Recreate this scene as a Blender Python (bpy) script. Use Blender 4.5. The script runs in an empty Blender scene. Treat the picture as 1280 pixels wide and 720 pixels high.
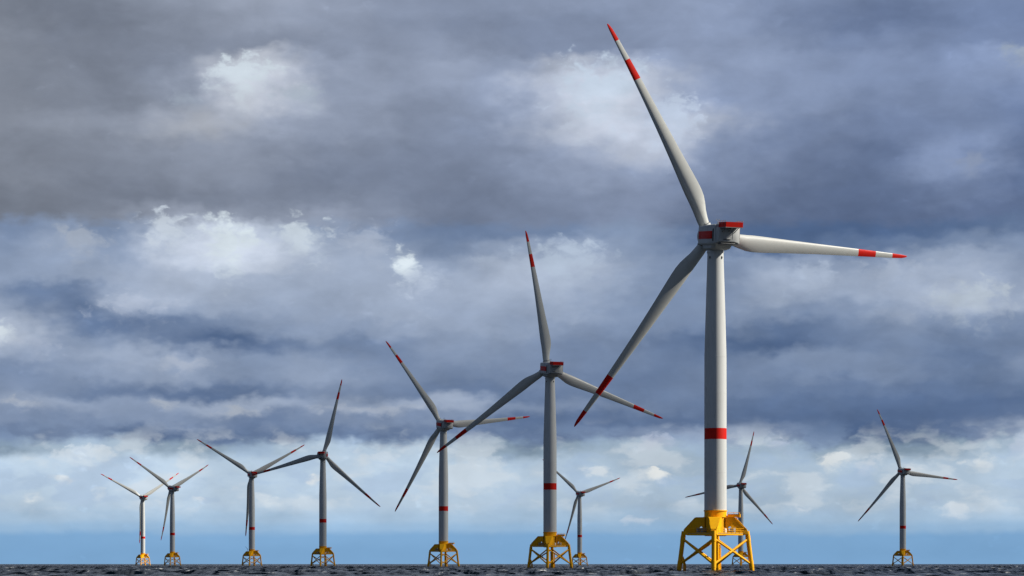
import bpy, bmesh, math, random
import numpy as np
from mathutils import Matrix, Vector

random.seed(7)
R = math.radians
SC = bpy.context.scene
COL = SC.collection

# ------------------------------------------------------------------ camera
F = 3022.0                      # focal length in pixels of a 1280 px wide frame
HORIZON = 705.0                 # horizon row in that frame
EYE = 2.5                       # eye height above the water, metres
cd = bpy.data.cameras.new('camera')
cd.sensor_width = 36.0
cd.lens = F * 36.0 / 1280.0
cd.shift_y = (HORIZON - 360.0) / 1280.0
cd.clip_start = 1.0
cd.clip_end = 120000.0
cam = bpy.data.objects.new('camera', cd)
cam.location = (0, 0, EYE)
cam.rotation_euler = (R(90), 0, 0)
COL.objects.link(cam)
SC.camera = cam

# ------------------------------------------------------------------ view
SC.view_settings.view_transform = 'Standard'
SC.view_settings.look = 'None'
SC.view_settings.exposure = 0.4
SC.view_settings.gamma = 1.0
SC.view_settings.use_curve_mapping = False
SC.cycles.max_bounces = 6

# ------------------------------------------------------------------ sun
SUN_AZ, SUN_EL = 92.0, 38.0     # clockwise from +Y, degrees
to_sun = Vector((math.sin(R(SUN_AZ)) * math.cos(R(SUN_EL)), math.cos(R(SUN_AZ)) * math.cos(R(SUN_EL)), math.sin(R(SUN_EL))))
sd = bpy.data.lights.new('sun', 'SUN')
sd.energy = 5.0
sd.angle = R(0.5)
sd.color = (1.0, 0.94, 0.84)
sun = bpy.data.objects.new('sun', sd)
sun.rotation_euler = to_sun.to_track_quat('Z', 'Y').to_euler()
sun.location = (0, 0, 300)
COL.objects.link(sun)


def lin(c):
    c = max(0.0, min(255.0, c)) / 255.0
    return c / 12.92 if c <= 0.04045 else ((c + 0.055) / 1.055) ** 2.4


# ------------------------------------------------------------------ sky
class NT:
    """small node-writing helper"""
    def __init__(self, tree):
        self.t = tree
        self.n = tree.nodes
        self.l = tree.links

    def set(self, sock, v):
        if v is None:
            return
        if isinstance(v, bpy.types.NodeSocket):
            self.l.new(v, sock)
        elif isinstance(v, (tuple, list)) and sock.type == 'RGBA' and len(v) == 3:
            sock.default_value = (*v, 1)
        else:
            sock.default_value = v

    def math(self, op, a, b=None, c=None, clamp=False):
        n = self.n.new('ShaderNodeMath')
        n.operation = op
        n.use_clamp = clamp
        for s, v in zip(n.inputs, (a, b, c)):
            self.set(s, v)
        return n.outputs[0]

    def vmath(self, op, a, b=None):
        n = self.n.new('ShaderNodeVectorMath')
        n.operation = op
        self.set(n.inputs[0], a)
        self.set(n.inputs[1], b)
        return n.outputs[0]

    def step(self, v, lo, hi, a=0.0, b=1.0, kind='SMOOTHSTEP'):
        n = self.n.new('ShaderNodeMapRange')
        n.interpolation_type = kind
        for s, q in zip(n.inputs[:5], (v, lo, hi, a, b)):
            self.set(s, q)
        return n.outputs[0]

    def noise(self, vec, scale, detail=4.0, rough=0.5, dist=0.0):
        n = self.n.new('ShaderNodeTexNoise')
        self.set(n.inputs['Vector'], vec)
        n.inputs['Scale'].default_value = scale
        n.inputs['Detail'].default_value = detail
        n.inputs['Roughness'].default_value = rough
        n.inputs['Distortion'].default_value = dist
        return n

    def mix(self, f, a, b, mode='MIX'):
        n = self.n.new('ShaderNodeMix')
        n.data_type = 'RGBA'
        n.blend_type = mode
        self.set(n.inputs[0], f)
        self.set(n.inputs[6], a)
        self.set(n.inputs[7], b)
        return n.outputs[2]

    def sep(self, v):
        n = self.n.new('ShaderNodeSeparateXYZ')
        self.set(n.inputs[0], v)
        return n.outputs

    def comb(self, x, y, z):
        n = self.n.new('ShaderNodeCombineXYZ')
        for s, v in zip(n.inputs, (x, y, z)):
            self.set(s, v)
        return n.outputs[0]


# brightness of the cloud deck: one row per elevation, one column per bearing (tenths of a degree apart)
SKY_ROWS = [
    (0,   [132,128,140,150,160,155,150,146,146,150,152,155,145,135,130,138,140]),
    (30,  [132,125,135,145,153,152,148,142,140,142,148,152,142,128,122,132,135]),
    (60,  [138,132,134,138,142,145,146,150,142,142,146,152,148,138,138,138,138]),
    (78,  [140,134,136,146,180,160,150,158,155,175,165,155,155,148,146,144,158]),
    (100, [138,134,138,156,200,166,152,156,165,195,185,160,152,150,145,148,156]),
    (130, [138,136,140,160,190,164,150,148,165,198,195,160,150,145,140,145,142]),
    (160, [142,145,155,168,165,152,146,142,155,185,198,175,145,135,132,138,130]),
    (190, [135,138,142,148,150,140,138,138,145,165,178,155,138,125,122,148,125]),
    (220, [136,135,136,142,142,132,134,135,140,152,155,142,130,118,128,148,125]),
    (250, [126,128,128,134,138,138,140,130,134,140,145,132,120,112,118,130,118]),
    (270, [122,127,140,155,145,155,142,128,130,135,142,126,114,108,112,118,118]),
    (290, [142,155,150,190,196,165,150,135,135,138,150,124,110,106,108,114,124]),
    (310, [150,165,158,202,210,175,165,142,165,160,150,134,114,118,125,135,148]),
    (330, [155,162,165,202,195,175,172,160,178,178,158,148,162,160,155,165,155]),
    (350, [158,162,172,180,175,172,172,170,178,175,155,148,172,170,168,175,160]),
    (370, [152,132,172,175,172,168,172,172,172,170,150,148,168,166,172,180,166]),
    (390, [165,125,150,165,166,165,170,168,165,165,148,146,150,148,160,178,172]),
    (410, [182,138,125,140,150,158,158,165,160,150,145,138,120,130,145,150,145]),
    (430, [190,162,150,116,120,140,138,155,150,140,138,118,110,130,140,135,135]),
    (450, [170,160,168,165,150,158,140,150,148,140,135,130,145,145,140,125,148]),
    (470, [140,150,158,160,150,160,145,140,140,135,128,135,138,142,140,128,138]),
    (490, [150,140,130,120,125,145,138,130,128,132,130,135,128,125,125,120,125]),
    (505, [160,165,155,165,170,160,165,170,150,145,135,125,120,118,115,112,114]),
    (525, [150,140,150,145,130,145,140,150,122,120,118,118,115,112,110,112,120]),
    (543, [130,135,120,120,125,125,125,130,125,130,140,162,148,114,108,130,162]),
    (560, [150,195,190,160,178,208,210,195,155,165,190,185,185,168,150,170,200]),
    (580, [222,222,225,215,208,216,218,218,210,205,192,188,198,202,195,202,210]),
    (602, [218,222,225,218,210,214,214,212,210,206,200,192,196,198,195,200,210]),
    (628, [206,208,212,212,210,210,210,210,205,198,194,190,192,194,196,200,208]),
    (648, [196,198,202,200,198,203,203,202,198,194,192,190,190,192,194,194,200]),
    (660, [188,189,192,190,190,195,195,193,190,188,186,185,184,184,184,184,190]),
    (672, [174,174,176,178,176,178,178,176,174,174,174,173,172,172,172,168,174]),
    (690, [172,172,172,172,172,172,172,172,172,172,170,170,170,170,170,168,170]),
    (712, [174,174,174,174,174,174,174,174,174,174,174,174,174,174,174,174,174]),
]


def sky_rgb(g, x, y):
    t = x / 1280.0
    if y <= 270:
        db = 14 + 22 * t
        if g > 175:
            db *= 0.65
    elif y < 555:
        db = min(38, max(18, 27 + (160 - g) * 0.20))
    elif y < 640:
        db = 20
    elif y < 655:
        db = 27
    elif y < 665:
        db = 34
    else:
        db = 44
    dr = -0.5 * db if y <= 270 else -0.6 * db if y < 555 else -1.05 * db
    return (lin(g + dr), lin(g), lin(g + db))


def build_sky():
    w = bpy.data.worlds.new('World')
    SC.world = w
    w.use_nodes = True
    k = NT(w.node_tree)
    k.n.clear()
    out = k.n.new('ShaderNodeOutputWorld')
    tc = k.n.new('ShaderNodeTexCoord')
    d = tc.outputs['Generated']
    x, y, z = k.sep(d)
    az = k.math('ARCTAN2', x, y)
    hyp = k.math('SQRT', k.math('ADD', k.math('MULTIPLY', x, x), k.math('MULTIPLY', y, y)))
    el = k.math('DIVIDE', z, k.math('MAXIMUM', hyp, 0.001))
    # winds pull the cloud edges about: warp the bearing and the elevation with noise
    dv = k.vmath('MULTIPLY', d, (1.0, 1.0, 1.7))
    w1 = k.noise(dv, 34.0, 3.0, 0.55).outputs['Color']
    w2 = k.noise(dv, 130.0, 3.0, 0.5).outputs['Color']
    a1, b1, _ = k.sep(w1)
    a2, b2, _ = k.sep(w2)
    def off(q, amp):
        return k.math('MULTIPLY', k.math('SUBTRACT', q, 0.5), amp)
    # less disturbance close to the horizon
    calm = k.step(el, 0.018, 0.06, 0.25, 1.0)
    wa = k.math('ADD', off(a1, 0.048), off(a2, 0.016))
    we = k.math('ADD', off(b1, 0.014), off(b2, 0.008))
    azw = k.math('ADD', az, wa)
    elw = k.math('ADD', el, k.math('MULTIPLY', we, calm))
    azh = k.math('ADD', az, k.math('ADD', off(a1, 0.010), off(a2, 0.010)))
    elh = k.math('ADD', el, k.math('ADD', off(b1, 0.008), off(b2, 0.008)))
    half = math.atan(640.0 / F)
    u = k.step(azw, -half, half, 0.0, 1.0, 'LINEAR')
    rows = sorted(SKY_ROWS, key=lambda r: -r[0])
    col = None
    prev = None
    for yy, vals in rows:
        r = k.n.new('ShaderNodeValToRGB')
        cr = r.color_ramp
        cr.interpolation = 'CARDINAL'
        while len(cr.elements) > 1:
            cr.elements.remove(cr.elements[-1])
        n = len(vals)
        for i, g in enumerate(vals):
            px = i * 1280.0 / (n - 1)
            pos = (math.atan((px - 640.0) / F) + half) / (2 * half)
            e = cr.elements[0] if i == 0 else cr.elements.new(min(1, max(0, pos)))
            e.position = min(1, max(0, pos))
            m = 134 if yy <= 270 else 152 if yy < 555 else g
            gg = m + (g - m) * (1.26 if g > m else 1.08)
            e.color = (*sky_rgb(gg, px, yy), 1)
        k.set(r.inputs[0], u)
        v = (HORIZON - yy) / F
        if col is None:
            col = r.outputs[0]
        else:
            col = k.mix(k.step(elw, prev, v), col, r.outputs[0])
        prev = v
    # brighter heads of cumulus with crisper edges
    vb = k.n.new('ShaderNodeTexVoronoi')
    vb.feature = 'SMOOTH_F1'
    k.set(vb.inputs['Vector'], k.vmath('ADD', k.vmath('MULTIPLY', d, (1, 1, 1.3)), k.vmath('MULTIPLY', w2, (0.012, 0.012, 0.012))))
    vb.inputs['Scale'].default_value = 120.0
    vb.inputs['Detail'].default_value = 3.0
    vb.inputs['Roughness'].default_value = 0.5
    vb.inputs['Smoothness'].default_value = 0.35
    knob = k.math('SUBTRACT', vb.outputs['Distance'], 0.52)

    def blob(c, px, py, rx, ry, rot, rgb, amt, soft=0.3):
        # a cumulus head: knobbly, fairly crisp on top, its light fading downwards into the cloud
        du = k.math('SUBTRACT', azh, (px - 640) / F)
        dw = k.math('SUBTRACT', elh, (HORIZON - py) / F)
        ca, sa = math.cos(rot), math.sin(rot)
        p = k.math('DIVIDE', k.math('ADD', k.math('MULTIPLY', du, ca), k.math('MULTIPLY', dw, sa)), rx / F)
        q = k.math('DIVIDE', k.math('SUBTRACT', k.math('MULTIPLY', dw, ca), k.math('MULTIPLY', du, sa)), ry / F)
        qq = k.math('MAXIMUM', q, k.math('MULTIPLY', q, -0.55))
        rr = k.math('SQRT', k.math('ADD', k.math('MULTIPLY', p, p), k.math('MULTIPLY', qq, qq)))
        rr = k.math('ADD', rr, k.math('MULTIPLY', knob, 0.65))
        edge = k.step(q, -1.4, 0.9, 0.95, soft)
        f = k.math('DIVIDE', k.math('SUBTRACT', 1.0, rr), edge, clamp=True)
        f = k.math('MULTIPLY', k.step(f, 0.0, 1.0), k.step(q, -1.9, 0.5, 0.25, amt))
        return k.mix(f, c, tuple(lin(v) for v in rgb))
    for b in CLOUD_HEADS:
        col = blob(col, *b)
    # billows: fine light and dark structure of the cloud itself
    n1 = k.noise(k.vmath('MULTIPLY', d, (1, 1, 1.9)), 44.0, 6.0, 0.55, 0.2).outputs[0]
    vo = k.n.new('ShaderNodeTexVoronoi')
    vo.feature = 'SMOOTH_F1'
    wv = k.vmath('ADD', k.vmath('MULTIPLY', d, (1, 1, 1.6)), k.vmath('MULTIPLY', w2, (0.012, 0.012, 0.012)))
    k.set(vo.inputs['Vector'], wv)
    vo.inputs['Scale'].default_value = 70.0
    vo.inputs['Detail'].default_value = 3.0
    vo.inputs['Roughness'].default_value = 0.55
    vo.inputs['Smoothness'].default_value = 0.6
    puff = k.step(vo.outputs['Distance'], 0.15, 0.75, 1.0, 0.0)
    band = k.math('MULTIPLY', k.step(el, 0.016, 0.028), k.step(el, 0.062, 0.046))   # the sunlit cumulus low down
    amp = k.math('ADD', 0.55, k.math('MULTIPLY', band, -0.15))
    amp = k.math('MULTIPLY', amp, k.step(el, 0.010, 0.022, 0.25, 1.0))
    n3 = k.noise(k.vmath('ADD', k.vmath('MULTIPLY', d, (1, 1, 2.3)), k.vmath('MULTIPLY', w2, (0.01, 0.01, 0.01))), 42.0, 5.0, 0.48).outputs[0]
    col = k.mix(k.math('MULTIPLY', band, k.step(n3, 0.50, 0.64, 0.0, 0.45)), col, tuple(lin(v) for v in (224, 232, 238)))
    col = k.mix(k.math('MULTIPLY', band, k.step(n3, 0.50, 0.36, 0.0, 0.35)), col, tuple(lin(v) for v in (162, 188, 222)))
    mod = k.math('ADD', 1.0, k.math('MULTIPLY', k.math('SUBTRACT', n1, 0.5), amp))
    pm = k.math('ADD', 1.0, k.math('MULTIPLY', k.math('SUBTRACT', puff, 0.55), k.math('ADD', 0.10, k.math('MULTIPLY', band, 0.04))))
    mod = k.math('MULTIPLY', mod, pm)
    col = k.mix(1.0, col, k.comb(mod, mod, mod), 'MULTIPLY')
    # the rest of the dome: unseen cloud from noise, made darker to deepen the shade
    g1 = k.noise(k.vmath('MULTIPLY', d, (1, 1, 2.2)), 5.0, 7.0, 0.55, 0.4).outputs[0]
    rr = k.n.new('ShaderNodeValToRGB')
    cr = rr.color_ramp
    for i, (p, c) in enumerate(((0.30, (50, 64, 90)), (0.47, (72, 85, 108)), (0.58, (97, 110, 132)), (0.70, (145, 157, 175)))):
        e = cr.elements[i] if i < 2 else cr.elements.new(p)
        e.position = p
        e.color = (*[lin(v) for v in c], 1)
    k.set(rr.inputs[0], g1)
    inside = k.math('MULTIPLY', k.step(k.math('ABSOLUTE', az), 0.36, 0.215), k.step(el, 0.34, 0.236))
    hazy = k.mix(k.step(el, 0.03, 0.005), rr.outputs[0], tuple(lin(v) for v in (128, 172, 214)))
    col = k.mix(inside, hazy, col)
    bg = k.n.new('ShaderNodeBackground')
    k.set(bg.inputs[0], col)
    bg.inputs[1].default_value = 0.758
    sky = k.n.new('ShaderNodeTexSky')
    sky.sky_type = 'NISHITA'
    sky.sun_disc = False
    sky.sun_elevation = R(SUN_EL)
    sky.sun_rotation = R(SUN_AZ)
    sky.altitude = 0
    b2 = k.n.new('ShaderNodeBackground')
    k.set(b2.inputs[0], sky.outputs[0])
    b2.inputs[1].default_value = 0.06
    ms = k.n.new('ShaderNodeMixShader')
    # cloud cover thins in the clear strip above the horizon
    k.set(ms.inputs[0], k.step(el, 0.010, 0.030, 0.93, 0.98))
    k.l.new(b2.outputs[0], ms.inputs[1])
    k.l.new(bg.outputs[0], ms.inputs[2])
    k.l.new(ms.outputs[0], out.inputs[0])


CLOUD_HEADS = [
    # bearing and elevation (as x, y), half sizes, tilt, colour, strength, softness of the upper edge
    (304, 100, 78, 40, 0.0, (206, 218, 228), 0.95, 0.35),
    (372, 122, 60, 22, 0.0, (168, 182, 196), 0.6, 0.6),
    (235, 128, 40, 22, 0.0, (170, 182, 198), 0.6, 0.6),
    (505, 330, 27, 42, 0.5, (226, 238, 246), 1.0, 0.5),
    (522, 354, 52, 34, 0.4, (190, 203, 224), 0.7, 0.7),
    (112, 306, 66, 30, 0.0, (170, 180, 196), 0.8, 0.5),
    (212, 292, 44, 38, 0.0, (206, 217, 230), 0.9, 0.35),
    (288, 306, 62, 48, -0.2, (218, 230, 238), 0.95, 0.4),
    (376, 296, 66, 38, 0.0, (208, 220, 231), 0.9, 0.45),
    (455, 300, 66, 32, 0.0, (180, 191, 210), 0.7, 0.6),
    (748, 108, 104, 62, 0.05, (198, 213, 231), 0.92, 0.45),
    (836, 146, 66, 56, -0.5, (194, 208, 229), 0.9, 0.40),
    (2, 424, 36, 28, 0.0, (218, 229, 238), 0.95, 0.5),
    (60, 440, 60, 22, -0.2, (172, 184, 206), 0.7, 0.6),
    (700, 324, 90, 38, 0.05, (182, 197, 217), 0.9, 0.5),
    (610, 330, 44, 18, 0.0, (172, 186, 208), 0.7, 0.6),
    (1208, 212, 44, 24, 0.0, (142, 154, 178), 0.7, 0.6),
    (1264, 78, 34, 20, 0.0, (162, 174, 188), 0.7, 0.6),
    (1212, 378, 92, 36, 0.0, (184, 196, 210), 0.9, 0.5),
    (1105, 344, 76, 28, 0.0, (172, 185, 206), 0.8, 0.6),
    (1015, 346, 62, 26, 0.0, (178, 192, 214), 0.8, 0.6),
    (175, 384, 96, 24, 0.1, (182, 193, 213), 0.8, 0.6),
    (230, 455, 70, 12, 0.0, (176, 186, 204), 0.7, 0.6),
    (35, 508, 50, 9, 0.0, (180, 189, 204), 0.7, 0.6),
    (205, 506, 40, 9, 0.0, (182, 190, 202), 0.7, 0.6),
    (300, 512, 44, 9, 0.0, (182, 190, 202), 0.7, 0.6),
    (470, 510, 130, 9, 0.0, (178, 188, 205), 0.7, 0.6),
    (105, 572, 60, 20, 0.0, (216, 228, 239), 0.8, 0.3),
    (78, 600, 26, 9, 0.0, (230, 236, 240), 0.8, 0.5),
    (45, 626, 26, 10, 0.0, (224, 235, 243), 0.8, 0.5),
    (126, 622, 14, 14, 0.0, (224, 235, 240), 0.8, 0.5),
    (255, 622, 30, 8, 0.0, (226, 234, 240), 0.7, 0.6),
    (388, 599, 17, 8, 0.0, (228, 234, 238), 0.85, 0.5),
    (335, 628, 26, 12, 0.0, (220, 231, 240), 0.7, 0.5),
    (470, 572, 50, 16, 0.0, (216, 228, 240), 0.6, 0.5),
    (610, 574, 50, 16, 0.0, (214, 227, 239), 0.6, 0.5),
    (745, 590, 34, 9, 0.0, (224, 232, 238), 0.8, 0.4),
    (822, 592, 36, 12, 0.0, (238, 241, 240), 0.95, 0.35),
    (800, 652, 36, 7, 0.0, (204, 217, 233), 0.7, 0.6),
    (1036, 573, 34, 16, 0.0, (226, 232, 234), 0.9, 0.4),
    (1080, 580, 34, 12, 0.0, (208, 217, 228), 0.7, 0.5),
    (1138, 586, 16, 14, 0.0, (216, 224, 232), 0.7, 0.5),
    (1000, 636, 34, 8, 0.0, (208, 219, 232), 0.7, 0.6),
    (1222, 578, 40, 14, 0.0, (224, 232, 238), 0.85, 0.5),
    (1270, 560, 34, 24, 0.0, (204, 214, 230), 0.7, 0.5),
    (1200, 638, 44, 12, 0.0, (216, 226, 236), 0.7, 0.5),
    (975, 556, 34, 14, 0.0, (184, 197, 222), 0.7, 0.4),
    (820, 552, 44, 16, 0.0, (188, 199, 220), 0.7, 0.4),
]
build_sky()

# ------------------------------------------------------------------ materials


def material(name):
    m = bpy.data.materials.new(name)
    m.use_nodes = True
    k = NT(m.node_tree)
    return m, k, k.n['Principled BSDF']


def paint(name, rgb, rough=0.45, dirt=0.25, dirt_rgb=(0.16, 0.13, 0.09), scale=0.35, streak=0.12, spec=0.4):
    """weathered gloss paint: faint vertical rain streaks and blotches of dirt, in object space"""
    m, k, p = material(name)
    tc = k.n.new('ShaderNodeTexCoord')
    o = tc.outputs['Object']
    a = k.noise(o, scale, 5.0, 0.6).outputs[0]
    b = k.noise(k.vmath('MULTIPLY', o, (1.0, 1.0, streak)), scale * 6, 4.0, 0.6).outputs[0]
    f = k.math('MULTIPLY', k.step(k.math('MULTIPLY', a, b), 0.22, 0.42), dirt)
    k.set(p.inputs['Base Color'], k.mix(f, rgb, dirt_rgb))
    k.set(p.inputs['Roughness'], k.step(a, 0.3, 0.7, rough - 0.08, rough + 0.12))
    p.inputs['Specular IOR Level'].default_value = spec
    return m


GREY = paint('light grey tower coating', (0.60, 0.62, 0.615), 0.42, 0.18, (0.30, 0.30, 0.28), 0.12)
BLADE = paint('pale grey blade gelcoat', (0.55, 0.565, 0.54), 0.38, 0.16, (0.34, 0.33, 0.29), 0.15, 1.0)
SHELL = paint('nacelle shell grey', (0.50, 0.52, 0.52), 0.45, 0.25, (0.24, 0.23, 0.20), 0.4)
RED = paint('traffic red paint', (0.66, 0.014, 0.007), 0.5, 0.15, (0.20, 0.02, 0.015), 0.4, 0.12, 0.15)
YELLOW = paint('marine yellow paint', (0.95, 0.47, 0.004), 0.5, 0.26, (0.42, 0.15, 0.010), 0.5, 0.12, 0.2)
STEEL = paint('galvanised steel', (0.30, 0.31, 0.32), 0.5, 0.3, (0.14, 0.11, 0.08), 0.8)
DARK = paint('dark vent metal and recess shade', (0.035, 0.037, 0.04), 0.6, 0.2, (0.06, 0.05, 0.04), 0.8)
WHITE = paint('white cabinet paint', (0.75, 0.75, 0.72), 0.45, 0.2, (0.3, 0.25, 0.2), 0.8)


def splash_zone(m):
    # weed and rust where the sea keeps the steel wet
    k = NT(m.node_tree)
    p = k.n['Principled BSDF']
    g = k.n.new('ShaderNodeNewGeometry')
    n = k.noise(g.outputs['Position'], 0.9, 4.0, 0.6).outputs[0]
    z = k.math('ADD', k.sep(g.outputs['Position'])[2], k.math('MULTIPLY', k.math('SUBTRACT', n, 0.5), 2.4))
    src = p.inputs['Base Color'].links[0].from_socket
    k.set(p.inputs['Base Color'], k.mix(k.step(z, 1.3, 0.3, 0.0, 0.8), src, (0.06, 0.045, 0.015)))


splash_zone(YELLOW)


def sea_material():
    m, k, p = material('choppy sea water')
    g = k.n.new('ShaderNodeNewGeometry')
    pos = g.outputs['Position']
    n1 = k.noise(k.vmath('MULTIPLY', pos, (1.0, 0.8, 0.0)), 0.55, 5.0, 0.65)
    n2 = k.noise(k.vmath('MULTIPLY', pos, (1.0, 0.8, 0.0)), 0.09, 4.0, 0.6)
    b = k.n.new('ShaderNodeBump')
    b.inputs['Strength'].default_value = 1.0
    b.inputs['Distance'].default_value = 1.0
    k.set(b.inputs['Height'], k.math('ADD', k.math('MULTIPLY', n1.outputs[0], 0.6), k.math('MULTIPLY', n2.outputs[0], 2.0)))
    k.l.new(b.outputs[0], p.inputs['Normal'])
    zz = k.sep(pos)[2]
    nf = k.noise(k.vmath('MULTIPLY', pos, (1.0, 1.0, 0.0)), 0.25, 5.0, 0.7).outputs[0]
    # wind streaks, painted light and dark in place of glints off wave faces
    st = k.noise(k.vmath('MULTIPLY', pos, (0.36, 0.030, 0.0)), 1.0, 5.0, 0.62).outputs[0]
    sk = k.step(st, 0.44, 0.60)
    foam = k.math('MULTIPLY', k.step(zz, 0.26, 0.5), k.math('MULTIPLY', k.step(nf, 0.55, 0.64), k.step(st, 0.53, 0.62)))
    water = k.mix(sk, (0.001, 0.003, 0.006), (0.044, 0.052, 0.060))
    k.set(p.inputs['Base Color'], k.mix(foam, water, (0.7, 0.72, 0.72)))
    k.set(p.inputs['Roughness'], k.mix(foam, (0.25, 0.25, 0.25), (0.9, 0.9, 0.9)))
    k.set(p.inputs['Specular IOR Level'], k.step(st, 0.42, 0.62, 0.0, 0.32))
    p.inputs['IOR'].default_value = 1.33
    return m


def shade_cloud_material():
    m, k, p = material('thin shade cloud')
    o = k.n['Material Output']
    tr = k.n.new('ShaderNodeBsdfTransparent')
    df = k.n.new('ShaderNodeBsdfDiffuse')
    df.inputs[0].default_value = (0.9, 0.9, 0.9, 1)
    mx = k.n.new('ShaderNodeMixShader')
    mx.inputs[0].default_value = 0.27
    k.l.new(tr.outputs[0], mx.inputs[1])
    k.l.new(df.outputs[0], mx.inputs[2])
    k.l.new(mx.outputs[0], o.inputs[0])
    return m


# ------------------------------------------------------------------ mesh helpers
class MB:
    """gathers shapes, then links them as one mesh object"""
    def __init__(self):
        self.v, self.f, self.m, self.s = [], [], [], []

    def add(self, verts, faces, mat=0, smooth=True):
        b = len(self.v)
        self.v += [tuple(q) for q in verts]
        for f in faces:
            self.f.append([b + i for i in f])
            self.m.append(mat if not callable(mat) else mat(f))
            self.s.append(smooth)

    def tube(self, a, b, r0, r1=None, n=14, mat=0, cap=True):
        a, b = Vector(a), Vector(b)
        r1 = r0 if r1 is None else r1
        d = (b - a).normalized()
        s = d.orthogonal().normalized()
        t = d.cross(s)
        vs = []
        for p, r in ((a, r0), (b, r1)):
            for i in range(n):
                an = 2 * math.pi * i / n
                vs.append(p + (s * math.cos(an) + t * math.sin(an)) * r)
        fs = [(i, (i + 1) % n, n + (i + 1) % n, n + i) for i in range(n)]
        self.add(vs, fs, mat)
        if cap:
            self.add(vs[:n], [list(range(n))[::-1]], mat, False)
            self.add(vs[n:], [list(range(n))], mat, False)

    def lathe(self, prof, n=48, mats=None, cap=True):
        """prof: list of (radius, z); mats: material per profile segment"""
        for j in range(len(prof) - 1):
            (r0, z0), (r1, z1) = prof[j], prof[j + 1]
            vs = [(r * math.cos(2 * math.pi * i / n), r * math.sin(2 * math.pi * i / n), z) for r, z in ((r0, z0), (r1, z1)) for i in range(n)]
            self.add(vs, [(i, (i + 1) % n, n + (i + 1) % n, n + i) for i in range(n)], mats[j] if mats else 0)
        if cap:
            for (r, z), flip in ((prof[0], True), (prof[-1], False)):
                vs = [(r * math.cos(2 * math.pi * i / n), r * math.sin(2 * math.pi * i / n), z) for i in range(n)]
                self.add(vs, [list(range(n))[::-1] if flip else list(range(n))], 0, False)

    def box(self, c, size, mat=0, rz=0.0):
        cx, cy, cz = c
        x, y, z = (q / 2 for q in size)
        ca, sa = math.cos(rz), math.sin(rz)
        vs = [(cx + (a * x) * ca - (b * y) * sa, cy + (a * x) * sa + (b * y) * ca, cz + e * z) for e in (-1, 1) for a, b in ((-1, -1), (1, -1), (1, 1), (-1, 1))]
        self.add(vs, [(3, 2, 1, 0), (4, 5, 6, 7), (0, 1, 5, 4), (1, 2, 6, 5), (2, 3, 7, 6), (3, 0, 4, 7)], mat, False)

    def loft(self, rings, mat=0, cap=True, smooth=True):
        n = len(rings[0])
        for j in range(len(rings) - 1):
            mm = mat[j] if isinstance(mat, list) else mat
            self.add(list(rings[j]) + list(rings[j + 1]), [(i, (i + 1) % n, n + (i + 1) % n, n + i) for i in range(n)], mm, smooth)
        if cap:
            self.add(rings[0], [list(range(n))[::-1]], mat[0] if isinstance(mat, list) else mat, False)
            self.add(rings[-1], [list(range(n))], mat[-1] if isinstance(mat, list) else mat, False)

    def mesh(self, name, mats, weld=0.0005, angle=35, bevel=0.0):
        me = bpy.data.meshes.new(name)
        bm = bmesh.new()
        vs = [bm.verts.new(q) for q in self.v]
        for f, m, s in zip(self.f, self.m, self.s):
            try:
                fc = bm.faces.new([vs[i] for i in f])
                fc.material_index = m
                fc.smooth = s
            except ValueError:
                pass
        bmesh.ops.remove_doubles(bm, verts=bm.verts, dist=weld)
        bmesh.ops.recalc_face_normals(bm, faces=bm.faces)
        if bevel:
            ed = [e for e in bm.edges if len(e.link_faces) == 2 and e.calc_face_angle(0) > R(30)]
            bmesh.ops.bevel(bm, geom=ed, offset=bevel, segments=2, affect='EDGES', profile=0.5)
        for e in bm.edges:
            e.smooth = not (len(e.link_faces) == 2 and e.calc_face_angle(0) > R(angle))
        for f in bm.faces:
            f.smooth = True
        bm.to_mesh(me)
        bm.free()
        for q in mats:
            me.materials.append(q)
        return me


def link(name, data, parent=None, mat4=None):
    o = bpy.data.objects.new(name, data)
    COL.objects.link(o)
    o.parent = parent
    if mat4 is not None:
        o.matrix_local = mat4
        l, q, s = mat4.decompose()
        o.location, o.rotation_euler, o.scale = l, q.to_euler(), s
    return o


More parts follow.
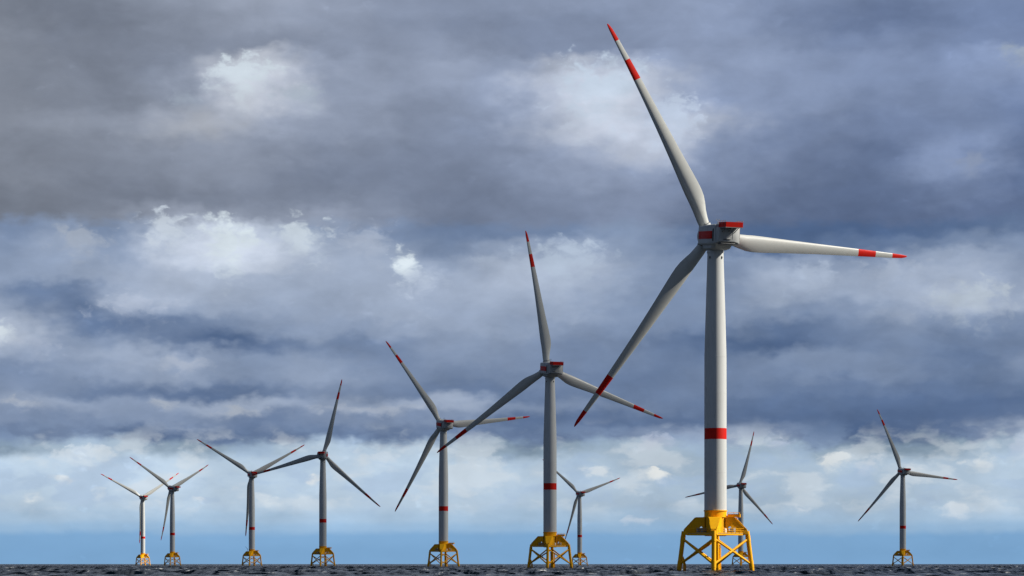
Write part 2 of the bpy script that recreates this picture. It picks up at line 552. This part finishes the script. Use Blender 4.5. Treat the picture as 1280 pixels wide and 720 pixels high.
# ------------------------------------------------------------------ the sea
def build_sea():
    fine = np.arange(-17.0, 17.001, 0.075)
    coarse = np.concatenate([np.arange(17.5, 60, 2.0), np.arange(60, 300, 8.0), np.arange(300, 342.6, 2.0)])
    az = np.radians(np.concatenate([fine, coarse]))
    isfine = np.concatenate([np.ones(len(fine)), np.zeros(len(coarse))])
    r = [6.0]
    while r[-1] < 480:
        r.append(r[-1] + max(3.0, 0.02 * r[-1]))
    while r[-1] < 60000:
        q = r[-1]
        r.append(q + (1.9 if q < 1300 else 1.9 * (q / 1300) ** 1.7 if q < 6000 else 0.12 * q))
    r = np.array(r)
    A, D = np.meshgrid(az, r)
    X, Y = D * np.sin(A), D * np.cos(A)
    rng = np.random.default_rng(11)
    Z = np.zeros_like(X)
    dr = np.gradient(r)[:, None] * np.ones_like(X)
    cell = np.maximum(dr, D * 0.0013)
    for i in range(70):
        lam = 6.0 * (32.0 / 6.0) ** rng.random()
        th = R(70) + rng.normal(0, 0.75)          # seas running broadly towards and away from the eye
        kk = 2 * math.pi / lam
        amp = 0.0125 * lam ** 0.6
        ph = rng.random() * 6.28
        keep = np.clip((lam / cell - 2.5) / 2.0, 0, 1)
        s = np.sin(kk * (X * math.cos(th) + Y * math.sin(th)) + ph + 0.9 * np.sin(X * 0.011 * (1 + i % 3) + Y * 0.007 + i))
        Z += keep * amp * (1.0 - 2.0 * np.abs(s * 0.5 + 0.5 - 0.0) ** 0.75)
    Z -= Z[(D > 500) & (D < 900)].mean()
    Z *= isfine[None, :] * np.clip((D - 20) / 100, 0, 1)
    nr, na = X.shape
    co = np.empty((nr * na + 1, 3), np.float32)
    co[:-1, 0], co[:-1, 1], co[:-1, 2] = X.ravel(), Y.ravel(), Z.ravel()
    co[-1] = (0, 0, 0)
    i, j = np.meshgrid(np.arange(nr - 1), np.arange(na), indexing='ij')
    jn = (j + 1) % na
    quads = np.stack([i * na + j, (i + 1) * na + j, (i + 1) * na + jn, i * na + jn], -1).reshape(-1, 4)[:, ::-1]
    jj = np.arange(na)
    tris = np.stack([np.full(na, nr * na), (jj + 1) % na, jj], -1)
    me = bpy.data.meshes.new('sea')
    nq, nt = len(quads), len(tris)
    me.vertices.add(len(co))
    me.vertices.foreach_set('co', co.ravel())
    me.loops.add(nq * 4 + nt * 3)
    me.loops.foreach_set('vertex_index', np.concatenate([quads.ravel(), tris.ravel()]).astype(np.int32))
    me.polygons.add(nq + nt)
    me.polygons.foreach_set('loop_start', np.concatenate([np.arange(nq) * 4, nq * 4 + np.arange(nt) * 3]).astype(np.int32))
    me.polygons.foreach_set('use_smooth', np.ones(nq + nt, bool))
    me.update(calc_edges=True)
    me.validate()
    bm = bmesh.new()
    bm.from_mesh(me)
    up = sum(f.normal.z for f in list(bm.faces)[:2000])
    if up < 0:
        bmesh.ops.reverse_faces(bm, faces=bm.faces)
        bm.to_mesh(me)
    bm.free()
    me.materials.append(sea_material())
    o = link('sea', me)
    o['kind'] = 'structure'


build_sea()


# ------------------------------------------------------------------ cloud banks added out of view to shade the farther machines
def build_shade_clouds():
    rng = random.Random(5)
    bm = bmesh.new()
    reach = 1200.0 / math.tan(R(SUN_EL))
    centres = []
    for x, y, rx, ry in ((20, 1177, 300, 120), (-20, 1430, 280, 150), (-60, 1680, 280, 170), (-130, 1960, 290, 190), (-190, 2250, 290, 190), (-260, 2560, 290, 190),
                         (-370, 2850, 280, 190), (-400, 3060, 250, 150), (360, 2480, 320, 220), (270, 2922, 320, 220), (90, 3300, 260, 140)):
        # each bank hangs where its shade falls on the water at (x, y), 60 m up
        centres.append((x + math.sin(R(SUN_AZ)) * reach * 0.95, y + math.cos(R(SUN_AZ)) * reach * 0.95, rx * 0.85, ry))
    for cx, cy, rx, ry in centres:
        for _ in range(2):
            res = bmesh.ops.create_icosphere(bm, subdivisions=3, radius=1.0)
            ox, oy = rng.uniform(-60, 60), rng.uniform(-50, 50)
            sx, sy, sz = rx * rng.uniform(0.75, 1.0), ry * rng.uniform(0.75, 1.0), rng.uniform(30, 60)
            ph = [rng.uniform(0, 6.28) for _ in range(4)]
            for v in res['verts']:
                c = v.co
                w = 1 + 0.12 * math.sin(5 * c.x + ph[0]) * math.sin(4 * c.y + ph[1]) + 0.08 * math.sin(9 * c.y + ph[2]) * math.sin(8 * c.x + ph[3])
                v.co = Vector((cx + ox + c.x * sx * w, cy + oy + c.y * sy * w, 1200 + (c.z * sz if c.z > 0 else c.z * 14) * w + rng.uniform(-2, 2)))
    for f in bm.faces:
        f.smooth = True
    me = bpy.data.meshes.new('shade_clouds')
    bm.to_mesh(me)
    bm.free()
    me.materials.append(shade_cloud_material())
    o = link('shade_clouds', me)
    o['kind'] = 'stuff'
    o['label'] = 'broken cloud added high to the right, out of view, to shade the farther turbines'


build_shade_clouds()

# ------------------------------------------------------------------ wind turbine meshes (metres, shared by all)
HUB_Z, OVERHANG, TILT, ROTOR_R, TIP_OFF = 97.55, 4.9, R(6.5), 67.44, 8.8
TOWER_TOP = 93.2


def tower_mesh():
    b = MB()
    prof = [(3.23, 18.1), (3.23, 29), (3.225, 38.6), (3.225, 41.8), (3.22, 52), (3.20, 62.5), (3.0, 70), (2.72, 80), (2.42, 89.2), (2.34, 92.6), (2.48, 92.65), (2.48, TOWER_TOP), (2.3, TOWER_TOP + 0.01), (2.3, TOWER_TOP + 0.7)]
    b.lathe(prof, 64, [0, 0, 1] + [0] * 10)
    for z, r in ((29, 3.23), (52, 3.22), (62.5, 3.2)):       # weld seams of the tower sections
        b.lathe([(r, z - 0.06), (r + 0.018, z - 0.04), (r + 0.018, z + 0.04), (r - 0.004, z + 0.06)], 64, None, False)
    return b.mesh('tower', [GREY, RED], weld=0.0001)


def beacon_mesh():
    b = MB()
    b.box((0, 0, 0), (0.35, 0.35, 0.2))
    b.tube((0, 0, 0.1), (0, 0, 0.55), 0.16, 0.12, 10)
    return b.mesh('obstruction_light', [DARK])


def airfoil(n, t, camber=0.02):
    pts = []
    for i in range(n):
        a = 2 * math.pi * i / n
        x = 0.5 * (1 + math.cos(a))             # 1 = trailing edge, 0 = leading edge
        yt = 5 * t * (0.2969 * math.sqrt(x) - 0.126 * x - 0.3516 * x * x + 0.2843 * x ** 3 - 0.1030 * x ** 4)
        yc = camber * 4 * x * (1 - x)
        pts.append((x, yc + (yt if a < math.pi else -yt)))
    return pts


def blade_mesh():
    n = 36
    st = [2.0, 2.6, 4, 5.5, 7.5, 9.5, 11.5, 13.5, 15.5, 18, 21, 25, 30, 35, 40, 45, 49.6, 49.66, 53, 55.9, 55.96, 59, 62, 61.98, 64, 65.5, 66.5, 67.1, 67.44]
    st = sorted(st)
    rings, mats = [], []
    chord_tab = ([0, 4, 7.5, 11, 14, 18, 25, 35, 45, 55, 62, 65.5, 67.0, 67.44], [3.1, 3.1, 3.7, 4.75, 5.1, 4.75, 4.0, 3.15, 2.5, 1.85, 1.4, 1.05, 0.6, 0.16])
    thick_tab = ([0, 4, 7.5, 11, 14, 20, 30, 45, 67.44], [1.0, 1.0, 0.74, 0.50, 0.40, 0.32, 0.26, 0.21, 0.17])
    twist_tab = ([0, 5, 10, 15, 25, 40, 55, 67.44], [15, 15, 13.5, 11, 6.5, 3.0, 0.5, -1.0])
    for r in st:
        c = float(np.interp(r, *chord_tab))
        t = float(np.interp(r, *thick_tab))
        tw = R(float(np.interp(r, *twist_tab)) + 2.0)
        mixc = min(1, max(0, (r - 3.5) / 8.0))
        mixc = mixc * mixc * (3 - 2 * mixc)
        ax = 0.5 + (0.30 - 0.5) * mixc          # pitch axis position along the chord
        off = math.sin(R(2.5)) * r + (TIP_OFF - math.sin(R(2.5)) * ROTOR_R) * (r / ROTOR_R) ** 2.3
        foil = airfoil(n, min(t, 0.6), 0.025)
        ring = []
        for i in range(n):
            a = 2 * math.pi * i / n
            cx, cy = 0.5 * (1 + math.cos(a)), 0.5 * math.sin(a)
            fx, fy = foil[i]
            px = cx + (fx - cx) * mixc
            py = cy * (1 if mixc < 1e-6 else 1) + (fy - cy) * mixc
            le = (ax - px) * c                  # + towards the leading edge
            th = py * c                         # + suction side, downwind
            z = le * math.cos(tw) + th * math.sin(tw) * 1.0
            y = le * math.sin(tw) - th * math.cos(tw)
            ring.append((r, y + off, z))
        rings.append(ring)
    for a, b2 in zip(st[:-1], st[1:]):
        m = (a + b2) / 2
        mats.append(1 if 49.63 < m < 55.93 or m > 61.99 else 0)
    b = MB()
    b.loft(rings, mats)
    return b.mesh('rotor_blade', [BLADE, RED], weld=0.0001, angle=50)


def hub_mesh():
    b = MB()
    prof = []
    # spinner turned about the shaft (y): rounded nose upwind
    for y, r in ((-1.6, 2.6), (-1.4, 3.2), (-0.8, 3.45), (0.6, 3.45), (1.8, 3.2), (2.7, 2.6), (3.4, 1.8), (3.8, 0.9), (3.92, 0.02)):
        prof.append((r, y))
    n = 40
    rings = [[(r * math.cos(2 * math.pi * i / n), y, r * math.sin(2 * math.pi * i / n)) for i in range(n)] for r, y in prof]
    b.loft(rings, 0)
    for j in range(3):
        a = 2 * math.pi * j / 3
        d = Vector((math.cos(a), 0, math.sin(a)))
        b.tube(d * 1.2, d * 3.75, 1.78, 1.78, 28)
        b.tube(d * 3.75, d * 3.9, 1.66, 1.66, 28, 1)
    return b.mesh('hub', [SHELL, DARK], weld=0.0001)


def rrect(y, hw, z0, z1, rc, n=5, bot=None):
    """rounded rectangle ring in the x-z plane at y; bot narrows the lower edge"""
    pts = []
    for cx, cz, a0 in ((hw - rc, z1 - rc, 0), (-hw + rc, z1 - rc, 90), (-(bot or hw) + rc, z0 + rc, 180), ((bot or hw) - rc, z0 + rc, 270)):
        for i in range(n):
            a = R(a0 + 90 * i / (n - 1))
            pts.append((cx + rc * math.cos(a), y, cz + rc * math.sin(a)))
    return pts


def nacelle_mesh():
    b = MB()
    # main shell, hub end (+y) to rear
    b.loft([rrect(4.0, 3.0, -2.0, 2.3, 0.9), rrect(3.7, 3.8, -2.4, 2.7, 0.9), rrect(2.9, 4.2, -2.6, 2.9, 0.7), rrect(-3.0, 4.15, -2.6, 3.1, 0.6), rrect(-9.0, 3.95, -2.5, 3.2, 0.55), rrect(-9.35, 3.75, -2.3, 3.0, 0.5)], 0)
    # keel over the yaw bearing
    b.loft([[(x, y, z) for x, y, z in ((3.1, 2.3, -2.3), (3.1, -5.6, -2.3), (2.3, -7.3, -2.3), (-2.3, -7.3, -2.3), (-3.1, -5.6, -2.3), (-3.1, 2.3, -2.3))],
            [(x, y, z) for x, y, z in ((3.0, 2.1, -3.5), (3.0, -4.6, -3.5), (2.2, -6.0, -3.3), (-2.2, -6.0, -3.3), (-3.0, -4.6, -3.5), (-3.0, 2.1, -3.5))],
            [(x, y, z) for x, y, z in ((2.4, 1.7, -4.05), (2.4, -2.6, -4.05), (1.6, -4.0, -4.0), (-1.6, -4.0, -4.0), (-2.4, -2.6, -4.05), (-2.4, 1.7, -4.05))]], 0, True, False)
    for sx in (-1, 1):                                         # dark strip standing in for recess shade ahead of the rear machine house
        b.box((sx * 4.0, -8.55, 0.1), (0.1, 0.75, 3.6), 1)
    # raised spine and hatch on the roof
    b.box((0.6, -4.5, 3.2), (2.4, 4.4, 0.6))
    b.tube((-1.6, -6.4, 3.0), (-1.6, -6.4, 3.75), 0.4, 0.4, 14)
    return b.mesh('nacelle', [SHELL, DARK])


def cooler_mesh():
    b = MB()
    # rear machine house: faceted box tapering backwards, shelf at the bottom
    s0 = [(3.55, -9.34, -2.0), (3.55, -9.34, 2.4), (-3.45, -9.34, 2.4), (-3.45, -9.34, -2.0)]
    s1 = [(3.55, -9.75, -2.0), (3.55, -9.75, 2.3), (-3.4, -9.75, 2.3), (-3.4, -9.75, -2.0)]
    s2 = [(1.6, -10.7, -1.7), (1.6, -10.7, 1.9), (-2.9, -10.4, 1.9), (-2.9, -10.4, -1.7)]
    b.loft([s0, s1, s2], 0, True, False)
    b.box((-0.5, -10.62, -1.05), (2.2, 0.14, 0.34), 1)
    b.box((-0.3, -9.7, -2.35), (4.6, 2.2, 0.42), 1)
    for x in (-2.4, 1.2):
        b.box((x, -10.62, 0.3), (0.12, 0.16, 2.7), 0)
    return b.mesh('rear_cooler', [SHELL, DARK], bevel=0.05)


def hoist_mesh():
    b = MB()
    # helicopter hoisting basket: floor and four solid red side walls
    y0, y1, hw, z0, z1 = -9.2, -14.7, 2.6, 2.3, 3.75
    b.box((0, (y0 + y1) / 2, z0 - 0.09), (2 * hw + 0.1, y0 - y1 + 0.1, 0.18), 1)
    for sx in (-1, 1):
        b.box((sx * hw, (y0 + y1) / 2, (z0 + z1) / 2), (0.10, y0 - y1, z1 - z0), 0)
    for yy in (y0, y1):
        b.box((0, yy, (z0 + z1) / 2 + 0.002), (2 * hw - 0.11, 0.10, z1 - z0), 0)
    for x in (-1.9, 0, 1.9):                                   # brackets down to the machine house
        b.box((x, -9.5, 2.06), (0.22, 2.6, 0.28), 1)
        b.tube((x, -10.2, 0.9), (x, -13.4, 2.2), 0.11, 0.11, 8, 1)
    for sx in (-1, 1):
        for yy in (-9.2, -11.0, -12.9, -14.7):
            b.tube((sx * hw, yy, z1), (sx * hw, yy, z1 + 0.32), 0.04, 0.04, 6, 2)
        b.tube((sx * hw, -9.2, z1 + 0.32), (sx * hw, -14.7, z1 + 0.32), 0.045, 0.045, 6, 2)
    return b.mesh('hoist_platform', [RED, STEEL, YELLOW])


def side_panel_mesh(sx):
    b = MB()
    x = sx * 4.14
    b.box((x, -2.6, 0.15), (0.16, 10.6, 2.2), 0)
    return b.mesh('side_panel', [RED], bevel=0.03)


def mast_mesh():
    b = MB()
    b.tube((0, 0, -0.2), (0, 0, 1.9), 0.07, 0.05, 8)
    b.tube((-0.45, 0, 1.3), (0.45, 0, 1.3), 0.05, 0.05, 6)
    b.tube((-0.45, 0, 1.3), (-0.45, 0, 1.65), 0.09, 0.07, 8)
    b.tube((0.45, 0, 1.3), (0.45, 0, 1.7), 0.09, 0.07, 8)
    return b.mesh('weather_mast', [STEEL])


LEG_TOP_R, LEG_BOT_R, LEG_TOP_Z = 9.15, 10.65, 12.0


def leg_at(z):
    return LEG_BOT_R + (LEG_TOP_R - LEG_BOT_R) * z / LEG_TOP_Z


def leg_mesh():
    b = MB()
    b.tube((leg_at(-9), 0, -9), (leg_at(12.0), 0, 12.0), 0.66, 0.66, 24)
    b.tube((leg_at(1.4), 0, 1.4), (leg_at(3.4), 0, 3.4), 0.72, 0.72, 24)     # thickened joint cans
    b.tube((leg_at(8.9), 0, 8.9), (leg_at(10.7), 0, 10.7), 0.72, 0.72, 24)
    return b.mesh('leg', [YELLOW])


def brace_mesh(flip):
    b = MB()
    a0, a1 = (0.0, 90.0) if not flip else (90.0, 0.0)
    lo, hi = 2.4, 9.8
    p = Vector((leg_at(lo) * math.cos(R(a0)), leg_at(lo) * math.sin(R(a0)), lo))
    q = Vector((leg_at(hi) * math.cos(R(a1)), leg_at(hi) * math.sin(R(a1)), hi))
    d = (q - p).normalized()
    b.tube(p + d * 0.4, q - d * 0.4, 0.33, 0.33, 16)
    mid = (p + q) / 2
    if not flip:
        b.tube(mid - d * 0.9, mid + d * 0.9, 0.40, 0.40, 16)
    return b.mesh('brace', [YELLOW])


def strut_below_mesh(flip):
    b = MB()
    a0, a1 = (0.0, 90.0) if not flip else (90.0, 0.0)
    lo, hi = -9.0, 0.4
    p = Vector((leg_at(lo) * math.cos(R(a0)), leg_at(lo) * math.sin(R(a0)), lo))
    q = Vector((leg_at(hi) * math.cos(R(a1)), leg_at(hi) * math.sin(R(a1)), hi))
    b.tube(p, q, 0.33, 0.33, 12)
    return b.mesh('brace', [YELLOW])


def transition_mesh():
    b = MB()
    b.lathe([(3.0, 10.6), (3.24, 10.8), (3.24, 17.75), (3.42, 17.76), (3.42, 18.06), (3.24, 18.1)], 56)
    b.lathe([(3.24, 15.98), (3.5, 16.0), (3.5, 16.16), (3.24, 16.18)], 56, None, False)
    outline = [(3.0, 10.9), (8.6, 10.9), (9.6, 11.0), (9.55, 12.15), (9.1, 12.6), (5.9, 15.95), (5.4, 16.05), (3.0, 16.05)]

    def halfw(r):
        return float(np.interp(r, [3.0, 5.4, 8.8, 9.6], [1.95, 1.75, 0.80, 0.72]))
    hc, hr, hn = (4.15, 12.75), 0.52, 32
    inner = [(hc[0] + hr * math.cos(2 * math.pi * i / hn), hc[1] + hr * 1.25 * math.sin(2 * math.pi * i / hn)) for i in range(hn)]
    outer = []
    for i in range(hn):                                           # ray from the manhole's centre to the outline
        d = (math.cos(2 * math.pi * i / hn), math.sin(2 * math.pi * i / hn))
        best = 99
        for (x0, y0), (x1, y1) in zip(outline, outline[1:] + outline[:1]):
            ex, ey = x1 - x0, y1 - y0
            den = d[0] * ey - d[1] * ex
            if abs(den) < 1e-9:
                continue
            t = ((x0 - hc[0]) * ey - (y0 - hc[1]) * ex) / den
            s = ((x0 - hc[0]) * d[1] - (y0 - hc[1]) * d[0]) / den
            if t > 0 and -1e-6 <= s <= 1 + 1e-6:
                best = min(best, t)
        outer.append((hc[0] + d[0] * best, hc[1] + d[1] * best))
    # snap the nearest ray hits onto the outline's corners
    for c in outline:
        i = min(range(hn), key=lambda q: (outer[q][0] - c[0]) ** 2 + (outer[q][1] - c[1]) ** 2)
        outer[i] = c
    for a in range(4):
        an = R(90 * a)
        ca, sa = math.cos(an), math.sin(an)

        def P(r, s, z):
            return (r * ca - s * sa, r * sa + s * ca, z)
        for sgn in (-1, 1):
            vo = [P(r, sgn * halfw(r), z) for r, z in outer]
            vi = [P(r, sgn * halfw(r), z) for r, z in inner]
            b.add(vo + vi, [(i, (i + 1) % hn, hn + (i + 1) % hn, hn + i) for i in range(hn)], 0, False)
        for i in range(hn):                                       # flange plates round the arm, except at the column
            (r0, z0), (r1, z1) = outer[i], outer[(i + 1) % hn]
            if r0 < 3.02 and r1 < 3.02:
                continue
            b.add([P(r0, -halfw(r0), z0), P(r1, -halfw(r1), z1), P(r1, halfw(r1), z1), P(r0, halfw(r0), z0)], [(0, 1, 2, 3)], 0, False)
        # lip of the sloping top flange, a little wider than the box
        for (r0, z0), (r1, z1) in (((3.3, 16.10), (5.5, 16.10)), ((5.5, 16.10), (9.2, 12.66))):
            for sgn in (-1, 1):
                w0, w1 = halfw(r0) * sgn, halfw(r1) * sgn
                e = 0.14 * sgn
                b.add([P(r0, w0, z0), P(r1, w1, z1), P(r1, w1 + e, z1), P(r0, w0 + e, z0)], [(0, 1, 2, 3)], 0, False)
        # edge girder of the lower deck, from arm to arm
        p, q = Vector(P(8.75, 0, 11.2)), Vector((8.75 * -sa, 8.75 * ca, 11.2))
        d = (q - p).normalized()
        p, q = p + d * 0.9, q - d * 0.9
        b.box(((p + q) / 2), ((q - p).length, 0.34, 0.80), 0, math.atan2(d.y, d.x))
    return b.mesh('transition_piece', [YELLOW], angle=25)


def deck_mesh():
    b = MB()
    for a in range(4):
        an = R(90 * a)
        ca, sa = math.cos(an), math.sin(an)
        pts = [(2.2, 2.2), (8.1, 0.95), (0.95, 8.1)]
        vs = [(x * ca - y * sa, x * sa + y * ca, z) for z in (11.30, 11.38) for x, y in pts]
        b.add(vs, [(2, 1, 0), (3, 4, 5), (0, 1, 4, 3), (1, 2, 5, 4), (2, 0, 3, 5)], 0, False)
    return b.mesh('deck', [STEEL])


def railing_mesh():
    b = MB()
    for a in range(4):
        an = R(90 * a)
        ca, sa = math.cos(an), math.sin(an)
        p, q = Vector((8.4, 0.9, 0)), Vector((0.9, 8.4, 0))
        n = 7
        for i in range(n + 1):
            m = p + (q - p) * (i / n)
            x, y = m.x * ca - m.y * sa, m.x * sa + m.y * ca
            b.tube((x, y, 11.55), (x, y, 12.75), 0.05, 0.05, 6)
        for z in (12.1, 12.75):
            b.tube((p.x * ca - p.y * sa, p.x * sa + p.y * ca, z), (q.x * ca - q.y * sa, q.x * sa + q.y * ca, z), 0.05, 0.05, 6)
    return b.mesh('railing', [YELLOW])


def platform_mesh():
    b = MB()
    # access platform standing out beside the tower foot
    b.box((5.0, 1.2, 16.34), (4.0, 4.6, 0.34))
    b.box((7.06, 1.2, 16.5), (0.12, 4.7, 0.9))
    b.box((5.3, -1.16, 16.5), (3.39, 0.12, 0.9))
    for x in (3.6, 5.3, 7.0):
        for y in (-1.1, 3.5):
            b.tube((x, y, 16.39), (x, y, 17.4), 0.035, 0.035, 6)
    for y in (-1.1, 1.2, 3.5):
        b.tube((7.0, y, 16.39), (7.0, y, 17.4), 0.035, 0.035, 6)
    for z in (16.9, 17.4):
        b.tube((3.6, -1.1, z), (7.0, -1.1, z), 0.03, 0.03, 6)
        b.tube((7.0, -1.1, z), (7.0, 3.5, z), 0.03, 0.03, 6)
        b.tube((3.6, 3.5, z), (7.0, 3.5, z), 0.03, 0.03, 6)
    b.tube((6.6, 1.2, 16.2), (3.2, 1.2, 13.6), 0.12, 0.12, 8)
    return b.mesh('access_platform', [YELLOW])


def landing_mesh():
    b = MB()
    # boat landing on the far leg: two fender tubes, rungs between
    for s in (-0.85, 0.85):
        b.tube((s, 12.0, -4), (s, 11.3, 7.2), 0.27, 0.27, 12)
        b.tube((s, 11.3, 7.2), (s, 9.7, 8.2), 0.22, 0.22, 10)
        b.tube((s, 11.72, 1.0), (s * 0.4, 10.4, 1.0), 0.2, 0.2, 10)
    z = -2.0
    while z < 11:
        y = 11.72 - 0.06 * z
        b.tube((-0.3, y - 0.3, z), (0.3, y - 0.3, z), 0.04, 0.04, 6)
        z += 0.6
    for s in (-0.3, 0.3):
        b.tube((s, 11.55, -2.2), (s, 10.75, 11.2), 0.06, 0.06, 6)
    return b.mesh('boat_landing', [YELLOW])


def cable_tube_mesh():
    b = MB()
    # cable pipes running down inside the left leg
    for dx, dy in ((8.9, 1.1), (9.2, -1.2)):
        b.tube((-dx - 0.55, dy * 0.2, 4.6), (-dx + 0.15, dy, 2.2), 0.22, 0.22, 12)
        b.tube((-dx + 0.15, dy, 2.2), (-dx - 0.1, dy, -6), 0.22, 0.22, 12)
    return b.mesh('cable_tube', [YELLOW])


def cabinet_mesh():
    b = MB()
    b.box((0, 0, 0.75), (1.5, 0.8, 1.5))
    b.box((0, 0, 1.53), (1.6, 0.9, 0.06))
    b.box((0, -0.42, 0.8), (0.66, 0.05, 1.2))
    return b.mesh('cabinet', [STEEL], bevel=0.02)


def tank_mesh():
    b = MB()
    b.lathe([(0.05, 0.0), (0.5, 0.02), (0.5, 1.2), (0.35, 1.42), (0.05, 1.5)], 20)
    return b.mesh('tank', [WHITE])


def crane_mesh():
    b = MB()
    b.tube((0, 0, 0), (0, 0, 2.6), 0.16, 0.14, 10)
    b.tube((0, 0, 2.5), (-2.6, 0, 4.9), 0.14, 0.09, 8)
    b.tube((0, 0, 1.4), (-1.4, 0, 3.75), 0.07, 0.07, 8)
    b.tube((-2.55, 0, 4.85), (-2.55, 0, 3.9), 0.03, 0.03, 6)
    return b.mesh('davit_crane', [DARK])


ME = dict(tower=tower_mesh(), beacon=beacon_mesh(), blade=blade_mesh(), hub=hub_mesh(), nacelle=nacelle_mesh(), cooler=cooler_mesh(), hoist=hoist_mesh(),
          panel_l=side_panel_mesh(-1), panel_r=side_panel_mesh(1), mast=mast_mesh(), leg=leg_mesh(), brace_a=brace_mesh(False), brace_b=brace_mesh(True),
          low_a=strut_below_mesh(False), low_b=strut_below_mesh(True), tp=transition_mesh(), deck=deck_mesh(), railing=railing_mesh(), platform=platform_mesh(),
          landing=landing_mesh(), tube=cable_tube_mesh(), cabinet=cabinet_mesh(), tank=tank_mesh(), crane=crane_mesh())

T, RZ, RX, RY = Matrix.Translation, lambda a: Matrix.Rotation(a, 4, 'Z'), lambda a: Matrix.Rotation(a, 4, 'X'), lambda a: Matrix.Rotation(a, 4, 'Y')
I4 = Matrix.Identity(4)


def turbine(px, dist, yaw, theta, label, jacket=-7.5, crane=False):
    root = bpy.data.objects.new('wind_turbine', None)
    COL.objects.link(root)
    root.empty_display_size = 5
    root.location = ((px - 640.0) / F * dist, dist, 0)
    root['label'] = label
    root['category'] = 'wind turbine'
    root['group'] = 'offshore wind turbines on yellow jacket foundations'
    yaw, theta = R(yaw), R(theta)
    J = RZ(R(jacket))
    # foundation
    tp = link('transition_piece', ME['tp'], root, J)
    link('deck', ME['deck'], tp, I4)
    link('railing', ME['railing'], tp, I4)
    link('access_platform', ME['platform'], tp, I4)
    for x, y, rz in ((-4.6, -2.4, 0.8), (-3.2, -4.4, 0.8), (5.1, -2.4, -0.8)):
        link('cabinet', ME['cabinet'], tp, T((x, y, 11.38)) @ RZ(rz))
    link('tank', ME['tank'], tp, T((2.9, -4.0, 11.38)))
    if crane:
        link('davit_crane', ME['crane'], tp, T((-4.4, -0.6, 16.1)))
    for a in range(4):
        q = J @ RZ(R(90 * a))
        link('leg', ME['leg'], root, q)
        for key in ('brace_a', 'brace_b', 'low_a', 'low_b'):
            link('brace', ME[key], root, q)
    link('boat_landing', ME['landing'], root, J)
    link('cable_tube', ME['tube'], root, J)
    # tower
    tw = link('tower', ME['tower'], root, I4)
    for x in (-1.0, 1.0):
        link('obstruction_light', ME['beacon'], tw, T((x * 1.75, -1.75, 91.0)))
    # nacelle and rotor
    na = link('nacelle', ME['nacelle'], root, T((0, 0, HUB_Z)) @ RZ(yaw) @ RX(TILT))
    link('rear_cooler', ME['cooler'], na, I4)
    link('hoist_platform', ME['hoist'], na, I4)
    link('side_panel', ME['panel_l'], na, I4)
    link('side_panel', ME['panel_r'], na, I4)
    link('weather_mast', ME['mast'], na, T((-1.2, -4.6, 3.1)))
    H = T((0, 0, HUB_Z)) @ RZ(yaw) @ RX(TILT) @ T((0, OVERHANG, 0))
    link('hub', ME['hub'], root, H @ RY(-theta))
    for j in range(3):
        link('rotor_blade', ME['blade'], root, H @ RY(-(theta - j * 2 * math.pi / 3)))
    return root


turbine(894.3, 701, 16.2, 117.2, 'largest wind turbine, tower sunlit along one edge, one blade pointing almost level')
turbine(687.5, 1177, 14.5, 99.2, 'second largest wind turbine, a lower blade tip crossed by the largest turbine blade')
turbine(554.3, 1647, 19.3, 125.2, 'wind turbine whose level right blade is crossed by a larger turbine\'s red tipped blade')
turbine(403.6, 2110, -2.0, 76.3, 'wind turbine with upper blade leaning right, left blade reaching its neighbour\'s nacelle')
turbine(314.8, 2566, 17.6, 148.1, 'wind turbine with two raised blades in a wide V, nacelle touched by a neighbour\'s blade', crane=True)
turbine(215.5, 3040, 40.0, 147.0, 'small grey wind turbine beside the white towered one, lower blade clear of its tower')
turbine(178.6, 3458, 27.0, 151.8, 'smallest wind turbine with a bright white sunlit tower, leftmost of all')
turbine(724.6, 3266, 20.0, 138.5, 'tiny wind turbine whose left blade passes behind the second largest turbine\'s tower')
turbine(926.0, 2922, 12.0, 74.0, 'small wind turbine standing partly behind the largest turbine\'s tower and yellow jacket')
turbine(1128.5, 2478, 13.4, 112.3, 'lone wind turbine standing far apart to the right of the largest one')
